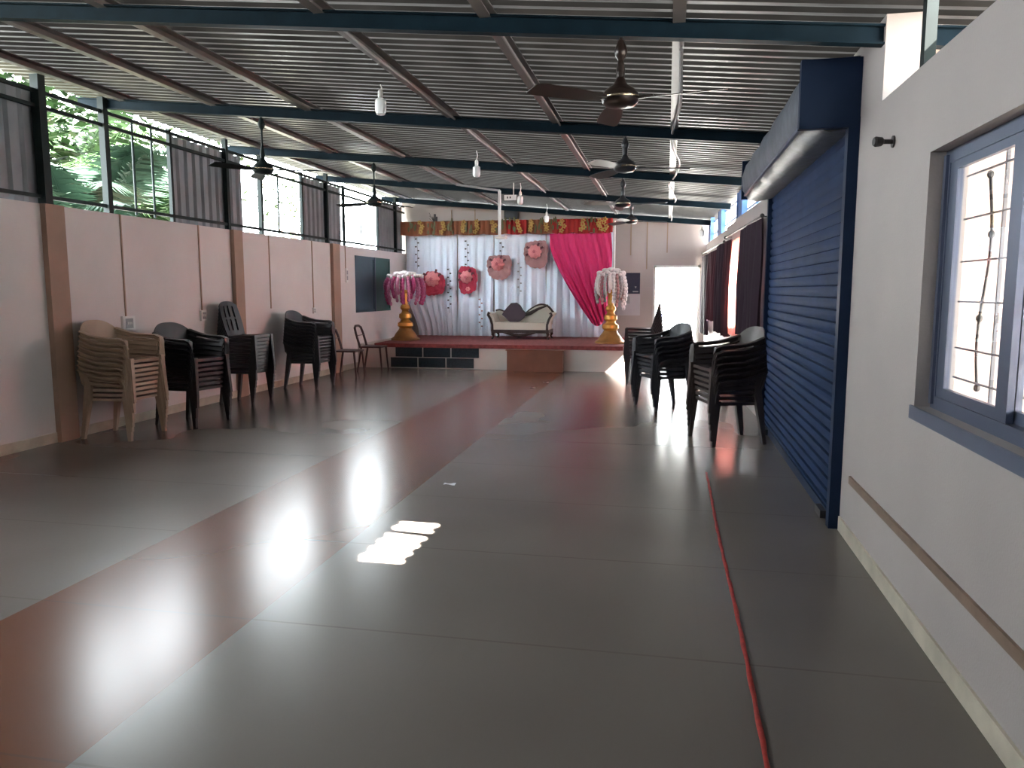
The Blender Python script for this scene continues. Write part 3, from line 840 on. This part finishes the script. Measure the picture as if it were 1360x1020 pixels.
# pink cloth edge on stage right corner
mb = MB(); mb.grid(lambda u, v: (-.735+.012*math.sin(v*9), SY+.02+.22*u, .47-.20*v*(1-.3*u)), 6, 6, thick=.006)
tag(mb.build('cloth_corner', M['rose'], smooth=True), 'pink cloth end hanging over right corner of the stage', 'cloth')

# ------------------------------------------------------------------ sofa
def sofa():
    x0, x1, yf, yb, zb = -3.68, -2.32, 15.75, 16.36, .474
    t = thing('sofa', 'cream settee with dark carved wooden frame, centre of stage', 'sofa', ((x0+x1)/2, 16.05, zb))
    cx = (x0+x1)/2
    # back: scrolled silhouette
    def top(u):   # u 0..1 left to right, height above stage
        return .60-.26*math.exp(-((u-.36)/.17)**2)+.10*math.exp(-((u-.80)/.17)**2)-.10*math.exp(-((u-1.02)/.07)**2)-.03*math.exp(-((u+.02)/.06)**2)
    mb = MB(); N = 40
    a = [mb.bm.verts.new((x0+.06+(x1-x0-.12)*i/N, yb-.10, zb+.30)) for i in range(N+1)]
    b = [mb.bm.verts.new((x0+.06+(x1-x0-.12)*i/N, yb-.06, zb+top(i/N))) for i in range(N+1)]
    for i in range(N): mb.bm.faces.new((a[i], a[i+1], b[i+1], b[i]))
    bmesh.ops.solidify(mb.bm, geom=list(mb.bm.faces), thickness=.06)
    mb.build('backrest', M['cream'], t, smooth=True)
    # dark rail on back top
    pts = [(x0+.05+(x1-x0-.10)*i/N, yb-.03, zb+top(i/N)+.012) for i in range(N+1)]
    MB().tube(pts, [.026 if i/N > .45 else .020 for i in range(N+1)], 8).build('top_rail', M['dwood'], t, smooth=True)
    # plum back cushion: heart/diamond shape with rounded crown
    poly = [(-.27, .50), (-.22, .58), (-.15, .66), (-.07, .745), (.03, .755), (.11, .70), (.17, .60), (.25, .52), (.21, .44), (.12, .36), (.02, .32), (-.05, .315), (-.13, .37), (-.20, .44)]
    mb = MB(); c0 = cx-.20
    mb.extr([(c0+p[0]*1.0, zb+p[1]) for p in poly], yb-.16, yb-.02)
    mb.build('back_panel', M['dvel'], t, bevel=.03, smooth=True, label='dark plum rounded centre panel')
    # carved crest between
    MB().tube([(c0+.22, yb-.05, zb+.50), (c0+.34, yb-.05, zb+.53), (c0+.50, yb-.05, zb+.62), (c0+.72, yb-.05, zb+.70)], [.05, .05, .035, .02], 8).build('crest_carving', M['dwood'], t, smooth=True)
    # seat
    MB().box(x0+.10, x1-.08, yf, yb-.06, zb+.20, zb+.345).build('seat_cushion', M['cream'], t, bevel=.03, smooth=True)
    MB().box(x0+.08, x1-.06, yf-.012, yb, zb+.13, zb+.20).build('seat_frame', M['dwood'], t, bevel=.012)
    MB().tube([(cx-.35, yf-.01, zb+.14), (cx-.15, yf-.01, zb+.10), (cx, yf-.01, zb+.075), (cx+.15, yf-.01, zb+.10), (cx+.35, yf-.01, zb+.14)], [.012, .03, .045, .03, .012], 8).build('apron_carving', M['dwood'], t, smooth=True)
    # arms: scrolls
    for s, xx in ((-1, x0), (1, x1)):
        mb = MB()
        prof = [(0.10, .20), (.09, .32), (.05, .42), (.0, .50), (-.02, .535), (.02, .56), (.08, .54), (.12, .46), (.15, .36), (.17, .20)]
        mb.extr([(xx+(-s)*px, zb+pz) for px, pz in prof], yf+.02, yb-.04)
        mb.build('arm', M['cream'], t, bevel=.01, smooth=True)
        pts = [(xx-s*.10, yf+.005, zb+.16), (xx-s*.10, yf+.005, zb+.30), (xx-s*.06, yf+.005, zb+.42), (xx-s*.005, yf+.005, zb+.51), (xx-s*.02, yf+.005, zb+.555), (xx-s*.05, yf+.005, zb+.53)]
        MB().tube(pts, [.03, .026, .026, .028, .026, .018], 8).build('arm_scroll', M['dwood'], t, smooth=True)
    for xx in (x0+.12, x1-.10):
        for yy in (yf+.03, yb-.06):
            s = -1 if xx < cx else 1
            MB().tube([(xx, yy, zb+.15), (xx+s*.02, yy, zb+.10), (xx, yy, zb+.05), (xx+s*.035, yy, zb+.0)], [.035, .032, .018, .022], 8).build('leg', M['dwood'], t, smooth=True)
sofa()

# ------------------------------------------------------------------ chairs
def leg_prism(mb, top, bot, w0, w1, d0, d1):
    t, b = Vector(top), Vector(bot)
    a = [t+Vector((i*w0/2, j*d0/2, 0)) for i, j in ((-1, -1), (1, -1), (1, 1), (-1, 1))]
    c = [b+Vector((i*w1/2, j*d1/2, 0)) for i, j in ((-1, -1), (1, -1), (1, 1), (-1, 1))]
    return mb.hexa(a, c)

def armchair(m):
    """monobloc armchair, front towards -Y"""
    t = thing('plastic_armchair', None, 'chair')
    mb = MB()
    def seat(u, v):
        x = (u-.5)*(.46-.05*v); y = -.24+.46*v
        z = .425-.018*math.sin(PI*u)*math.sin(PI*v)-.02*v
        if v < .05: z -= .012
        return (x, y, z)
    mb.grid(seat, 10, 8, thick=.012)
    # apron
    for a, b in (((-.235, -.235), (.235, -.235)), ((-.235, -.235), (-.205, .21)), ((.235, -.235), (.205, .21)), ((-.205, .21), (.205, .21))):
        mb.bar((a[0], a[1], .406), (b[0], b[1], .398), .012, .030)
    mb.build('seat', m, t, smooth=True)
    mb = MB(); NU, NV = 17, 14
    def back(u, v):
        s = (u-.5)*2
        w = .215+.065*math.sin(min(1, v*1.5)*PI/2)
        x = s*w
        y = .215+.115*v-.075*s*s*(.35+.65*v)
        z = .40+.41*v-.10*(abs(s)**3)*v*v
        return (x, y, z)
    def skip(i, j):
        return (j in (2, 4, 6) and 4 <= i <= 12)
    mb.grid(back, NU, NV, skip, thick=.010)
    mb.build('backrest', m, t, smooth=True)
    for s in (-1, 1):
        mb = MB()
        # broad arm band: inner-outer strip swept from back to front and folding down into the leg
        P = [(.275, .255, .71, .060), (.292, .16, .675, .058), (.300, .05, .648, .055), (.302, -.08, .640, .052), (.300, -.18, .636, .052), (.296, -.235, .615, .055), (.290, -.255, .56, .06), (.284, -.262, .49, .062), (.280, -.266, .42, .062)]
        n = len(P)-1
        def arm(u, v):
            k = min(n-1, int(u*n)); f = u*n-k
            p, q = P[k], P[k+1]
            x, y, z, w = [p[i]+(q[i]-p[i])*f for i in range(4)]
            if u < .6: return (s*(x-w*(v-.5)*1.3), y, z+.008*math.sin(PI*v))
            g_ = min(1, (u-.6)/.2)
            return (s*(x-w*(v-.5)*1.3*(1-.5*g_)), y+g_*(.03*(v)), z+.008*math.sin(PI*v)*(1-g_))
        mb.grid(arm, 16, 4, thick=.009)
        # side panel under the arm (solid shell) with the sweeping lower edge
        def side(u, v):
            y = .25-.47*u
            zt = .70-.06*math.sin(min(1, u*1.2)*PI/2)
            zb = .56-.03*u
            return (s*(.305-.070*v*(.5+.5*u)-.02*(1-u)), y, zt+(zb-zt)*v)
        mb.grid(side, 10, 7, lambda i, j: (j in (2, 4) and 2 <= i <= 8), thick=.008)
        mb.build('arm', m, t, smooth=True)
    for s in (-1, 1):
        for front in (True, False):
            mb = MB()
            if front: leg_prism(mb, (s*.262, -.235, .44), (s*.285, -.27, 0), .055, .036, .06, .036)
            else: leg_prism(mb, (s*.222, .20, .44), (s*.245, .275, 0), .055, .036, .06, .036)
            mb.build('leg', m, t, bevel=.006)
    return t

def highback(m):
    t = thing('plastic_chair', None, 'chair')
    mb = MB()
    mb.grid(lambda u, v: ((u-.5)*(.42-.05*v), -.22+.43*v, .445-.015*math.sin(PI*u)*math.sin(PI*v)-.015*v), 10, 8, thick=.012)
    for a, b in (((-.215, -.215), (.215, -.215)), ((-.215, -.215), (-.185, .20)), ((.215, -.215), (.185, .20)), ((-.185, .20), (.185, .20))):
        mb.bar((a[0], a[1], .426), (b[0], b[1], .416), .012, .030)
    mb.build('seat', m, t, smooth=True)
    mb = MB()
    def back(u, v):
        s = (u-.5)*2
        return (s*(.195+.02*math.sin(v*PI)), .20+.115*v-.03*s*s, .41+.47*v-.06*abs(s)**3*v)
    mb.grid(back, 13, 16, lambda i, j: (3 <= j <= 13 and i in (3, 6, 9) and j != 8), thick=.010)
    mb.build('backrest', m, t, smooth=True)
    for s in (-1, 1):
        for front in (True, False):
            mb = MB()
            if front: leg_prism(mb, (s*.195, -.205, .44), (s*.215, -.235, 0), .05, .034, .05, .034)
            else: leg_prism(mb, (s*.175, .19, .44), (s*.20, .26, 0), .05, .034, .05, .034)
            mb.build('leg', m, t, bevel=.006)
    return t

def cafe_chair(m):
    t = thing('cafe_chair', None, 'chair')
    mb = MB()
    mb.box(-.20, .20, -.21, .19, .435, .462); mb.build('seat', m, t, bevel=.01, smooth=True)
    mb = MB()
    loop = [(-.185, .19, .44), (-.19, .225, .56), (-.19, .265, .70), (-.165, .295, .80), (-.08, .31, .835), (.08, .31, .835), (.165, .295, .80), (.19, .265, .70), (.19, .225, .56), (.185, .19, .44)]
    mb.tube(loop, .022, 8)
    mb.tube([(-.19, .255, .66), (.19, .255, .66)], .008, 6)
    mb.build('backrest', m, t, smooth=True)
    for s in (-1, 1):
        for front in (True, False):
            mb = MB()
            if front: mb.tube([(s*.18, -.185, .44), (s*.195, -.22, 0)], [.020, .015], 8)
            else: mb.tube([(s*.18, .17, .44), (s*.195, .25, 0)], [.020, .015], 8)
            mb.build('leg', m, t, smooth=True)
    return t

PROTO = {}
def stack(kind, m, n, x, y, rz, dz, what, group, where, fwd=.006, tilt=0):
    key = (kind.__name__, m)
    for k in range(n):
        if key not in PROTO:
            o = PROTO[key] = kind(M[m])
        else:
            o = copy_tree(PROTO[key])
        j = random.uniform(-.004, .004)
        o.location = (x+fwd*k*math.sin(rz), y-fwd*k*math.cos(rz), dz*k)
        o.rotation_euler = (0, 0, rz+random.uniform(-.015, .015))
        pos = 'topmost' if k == n-1 else ('lowest' if k == 0 else ordinal(k)+' from the bottom')
        tag(o, '%s, %s in the stack %s' % (what, pos, where), None, group)
H = PI/2
stack(armchair, 'beige', 9, -5.50, 6.92, H+.06, .048, 'beige plastic armchair', 'beige stacked armchairs', 'under the switch board')
stack(armchair, 'black', 7, -5.28, 7.78, H-.10, .054, 'black plastic armchair', 'black stacked armchairs by left wall', 'beside the beige stack')
stack(highback, 'black', 11, -5.50, 9.32, H-.05, .047, 'black armless high-backed chair', 'black stacked armless chairs', 'before the second wall column')
stack(armchair, 'black2', 9, -5.42, 11.0, H-.02, .047, 'charcoal plastic armchair', 'charcoal stacked armchairs by left wall', 'left of the maroon chairs')
stack(armchair, 'brownc', 7, .62, 7.86, -H+.35, .055, 'dark brown plastic armchair', 'dark stacked armchairs by the shutter', 'against the blue shutter')
stack(armchair, 'black2', 6, .0, 9.98, math.radians(-62), .054, 'charcoal plastic armchair', 'charcoal stacked armchairs before the door', 'in front of the end door', fwd=.012)
stack(highback, 'black', 10, -.36, 12.6, -H, .050, 'black armless high-backed chair', 'black stacked chairs behind the charcoal ones', 'silhouetted in the door')
for x, y, rz, lab in ((-5.42, 12.52, H, 'maroon cafe chair with open back, left one of the pair near the stage'), (-5.36, 13.55, H+.05, 'maroon cafe chair with open back, right one, closer to the stage')):
    key = 'cafe'
    o = PROTO[key] = cafe_chair(M['maroonc']) if key not in PROTO else copy_tree(PROTO[key])
    o.location = (x, y, 0); o.rotation_euler = (0, 0, rz); tag(o, lab, None, 'maroon chairs near the stage')
o = copy_tree(PROTO[('highback', 'black')]); o.location = (.55, 10.6, 0); o.rotation_euler = (0, 0, -H); tag(o, 'single black armless chair between the two right-hand stacks', None, 'single chairs on the right')
del o['group']

# red ribbon on the floor
mb = MB()
pts = []
for i in range(60):
    t = i/59; y = 1.2+t*5.2
    pts.append((.35+.004*math.sin(y*2.3)+.0015*math.sin(y*23), y, .005))
mb.tube(pts, [.0095+.0015*math.sin(i*1.7) for i in range(60)], 8, (1, .45))
tag(mb.build('floor_rope', M['red'], smooth=True), 'thin red rope lying straight along the floor at right', 'rope')
# scraps of paper on the floor
for x, y, lab in ((-1.62, 5.62, 'tiny white paper scrap in middle of floor'), (-2.0, 11.6, 'small white paper scrap on floor toward the stage, nearer'), (-1.9, 12.3, 'small white paper scrap on floor nearest the stage')):
    mb = MB(); mb.grid(lambda u, v: (x+.09*(u-.5), y+.05*(v-.5), .004+.004*math.sin(u*5+v*3)), 4, 3, thick=.001)
    tag(mb.build('paper_scrap', M['paper']), lab, 'paper')

# ------------------------------------------------------------------ outside
structure('ground', MB().box(-40, -6.06, -20, 40, -.25, -.15), mat('dark_earth', (.10, .10, .06), .9, noise_amt=.3, noise_scale=2))
structure('ground', MB().box(1.36, 40, -20, 9.5, -.25, -.15), mat('low_bounce_earth', (.17, .15, .125), .9, noise_amt=.2, noise_scale=1.5))  # near yard toned dark to cut light bounced onto pier and ceiling
g = MB().box(1.36, 40, 9.5, 40, -.25, -.15).box(-6.06, 1.36, 17.36, 40, -.25, -.12).box(-6.06, 1.36, -20, YB-.21, -.25, -.12)
structure('ground', g, M['ground'])  # rest of the yard kept pale to bounce more sun indoors
tag(MB().box(1.36, 3.4, 4.98, 5.12, -.15, 2.88).build('outside_wall', M['ext'], kind='structure'), 'pink outside wall beyond the near right clerestory', 'wall')
tag(MB().box(1.40, 6.2, -4.6, -4.4, -.15, 2.3).build('outside_wall', M['ext'], kind='structure'), 'added pink wall behind the viewer, unseen, blocking sky light on the pier', 'wall')  # added out of view to cut the sky light reaching the pier face
b2 = MB().bar((2.6, -4, 2.56), (2.6, 12.4, 2.56), .08, .12)
tag(b2.build('canopy_beam', M['blue'], kind='structure'), 'blue canopy beam outside the right window', 'beam')
tag(MB().bar((2.6, 4.6, 2.63), (2.6, 4.6, -.14), .08, .08, (0, 1, 0)).build('canopy_post', M['blue'], kind='structure'), 'blue canopy post outside the right window', 'post')
b3 = MB().bar((2.1, 4.55, 2.62), (2.1, 4.55, 2.74), .09, .09, (0, 1, 0)).build('beam_cleat', M['blue'])
tag(b3, 'short blue steel cleat under the near beam outside right wall', 'bracket', kind='structure')
tag(MB().box(-2.5, 5, 27, 27.2, -.2, 2.2).build('outside_wall', M['extw'], kind='structure'), 'white yard wall far beyond the end door', 'wall')
# parked scooter-like grey low car beyond the door: simple rounded bodywork
car = thing('parked_car', 'pale grey parked car seen blurred through the end door', 'car', (.05, 24, -.12))
prof = [(-.95, .25), (-.98, .5), (-.75, .62), (-.45, .98), (.35, 1.0), (.72, .68), (.98, .6), (1.0, .25)]
MB().extr([(.0+px*1.0, -.12+pz) for px, pz in prof], 23.3, 24.8).build('car_body', M['car'], car, bevel=.05, smooth=True)
for px in (-.6, .62):
    MB().lathe([(.10, -.09), (.27, -.08), (.28, .08), (.10, .09)], (0, 0, 0), 18).xform(Matrix.Translation((px, 23.34, .16)) @ Matrix.Rotation(H, 4, 'X')).build('wheel', M['cable'], car, smooth=True)
MB().extr([(-.62, .55), (-.38, .80), (.28, .82), (.55, .56)], 23.285, 23.30).build('side_window', M['navy'], car)

def palm(x, y, h, label, nf, L_, m, seed, dead=2, rot=0.0):
    rnd = random.Random(seed)
    t = thing('palm_tree', label, 'palm tree', (x, y, -.15), 0, 'palms outside the left clerestory')
    MB().tube([(x, y, -.15), (x+.08, y, h*.5), (x, y, h)], [.17, .13, .11], 10).build('trunk', M['trunk'], t, smooth=True)
    for k in range(nf):
        a = rot+2*PI*k/nf*1.0+rnd.uniform(-.2, .2)
        el = rnd.uniform(.15, 1.15); ln = L_*rnd.uniform(.85, 1.1)
        isdead = k < dead
        if isdead: el = -.35
        mb = MB(); spine = []
        for i in range(15):
            u = i/14
            r = ln*u*math.cos(el)*(1-.15*u); z = h+ln*u*math.sin(el)-ln*.42*u*u
            spine.append(Vector((x+r*math.cos(a), y+r*math.sin(a), z)))
        mb.tube(spine, [.022*(1-.8*i/14) for i in range(15)], 5)
        side = Vector((-math.sin(a), math.cos(a), 0))
        for i in range(44):
            u = .12+.86*i/43
            f = u*14; q = min(13, int(f)); p = spine[q].lerp(spine[q+1], f-q); d = (spine[q+1]-spine[q]).normalized()
            ll = ln*.30*math.sin(PI*min(1, .18+u*.80))**.7+.05
            for s in (-1, 1):
                dr = (side*s*.85+d*.55+Vector((0, 0, -.25-rnd.random()*.25))).normalized()
                e = p+dr*ll
                wv = d*.019
                mid = p.lerp(e, .5)+Vector((0, 0, .02))
                v = [mb.bm.verts.new(c) for c in (p-wv, p+wv, mid+wv*1.1, mid-wv*1.1)]
                v2 = mb.bm.verts.new(e-Vector((0, 0, .05*ll)))
                mb.bm.faces.new(v); mb.bm.faces.new((v[3], v[2], v2))
        mb.build('frond', M['dead'] if isdead else m, t, label='dry brown frond' if isdead else None)
palm(-9.0, 11.3, 2.7, 'palm tree outside the clerestory opening, nearer with brown fronds', 17, 2.3, M['leaf2'], 5, 3, .5)
palm(-9.4, 13.4, 2.6, 'low palm tree outside the clerestory opening, next to grey sheet', 16, 2.0, M['leaf'], 11, 2, .2)
palm(-12.5, 15.0, 4.2, 'tall palm tree farther behind in the clerestory opening', 16, 2.7, M['leaf'], 23, 1, .9)

palm(-8.3, 9.6, 2.35, 'low palm tree outside the clerestory opening, beside the thick post', 14, 1.7, M['leaf2'], 31, 1, .1)

def tree(x, y, h, r, label, n, seed, m):
    rnd = random.Random(seed)
    t = thing('leafy_tree', label, 'tree', (x, y, -.15), 0, 'trees outside the left clerestory')
    MB().tube([(x, y, -.15), (x+.1, y, h*.5), (x, y+.1, h)], [.14, .09, .05], 8).build('trunk', M['trunk'], t, smooth=True)
    br = MB()
    mb = MB()
    for k in range(n):
        v = Vector((rnd.gauss(0, .45), rnd.gauss(0, .45), rnd.gauss(0, .4)))*r
        c = Vector((x, y, h))+v
        a = rnd.uniform(0, 6.28); s = rnd.uniform(.05, .10)*(2.2 if n > 1000 else 1)
        d1_ = Vector((math.cos(a), math.sin(a), rnd.uniform(-.6, .6))).normalized()*s
        d2_ = Vector((-math.sin(a), math.cos(a), rnd.uniform(-.6, .6))).normalized()*s*.45
        mb.bm.faces.new([mb.bm.verts.new(p) for p in (c-d1_, c-d2_, c+d1_, c+d2_)])
    for k in range(9):
        a = rnd.uniform(0, 6.28)
        br.tube([(x, y, h*rnd.uniform(.5, .9)), (x+r*.7*math.cos(a), y+r*.7*math.sin(a), h+r*rnd.uniform(-.3, .7))], [.03, .01], 5)
    br.build('branches', M['trunk'], t)
    mb.build('foliage', m, t)
tree(-10.5, 20.5, 4.0, 1.3, 'sparse leafy tree behind the middle clerestory opening', 700, 4, M['leaf'])
tree(-14.5, 18.2, 4.4, 3.0, 'leafy tree behind the palms', 3200, 9, M['leaf'])

tree(-13.5, 13.6, 5.2, 2.4, 'added tall leafy tree behind the nearer palms, dimming the floor reflection', 2600, 15, M['leaf'])  # added to cover sky that mirrored too brightly in the floor

# ------------------------------------------------------------------ light, world, camera
w = bpy.data.worlds.new('World'); SC.world = w; w.use_nodes = True
bg = w.node_tree.nodes['Background']
bg.inputs['Color'].default_value = (.88, .96, 1.0, 1); bg.inputs['Strength'].default_value = 13
sun = bpy.data.lights.new('sun', 'SUN'); so = bpy.data.objects.new('sun', sun); COL.objects.link(so)
sdir = Vector((2.90, -.35, 2.93)).normalized()
so.rotation_euler = (-sdir).to_track_quat('-Z', 'Y').to_euler()
so.location = (20, 5, 20)
sun.energy = 140; sun.color = (1, .95, .88); sun.angle = .009

cam = bpy.data.cameras.new('camera'); co = bpy.data.objects.new('camera', cam); COL.objects.link(co)
F, H0, VX, VY = 1020., 1.5, 886., 385.
phi = math.atan((510-VY)/F); psi = math.atan((VX-680)/F*math.cos(phi))
co.location = (0, 0, H0); co.rotation_euler = (PI/2-phi, 0, psi)
cam.sensor_fit = 'HORIZONTAL'; cam.sensor_width = 36; cam.lens = F/1360*36
cam.clip_start = .05; cam.clip_end = 200
SC.camera = co
vs = SC.view_settings
SC.display_settings.display_device = 'sRGB'
vs.view_transform = 'Standard'; vs.look = 'None'; vs.gamma = 1; vs.use_curve_mapping = False
vs.exposure = 1.35
SC.cycles.max_bounces = 14; SC.cycles.diffuse_bounces = 8; SC.cycles.glossy_bounces = 5; SC.cycles.transmission_bounces = 6
SC.cycles.sample_clamp_indirect = 20
SC.cycles.use_denoising = True
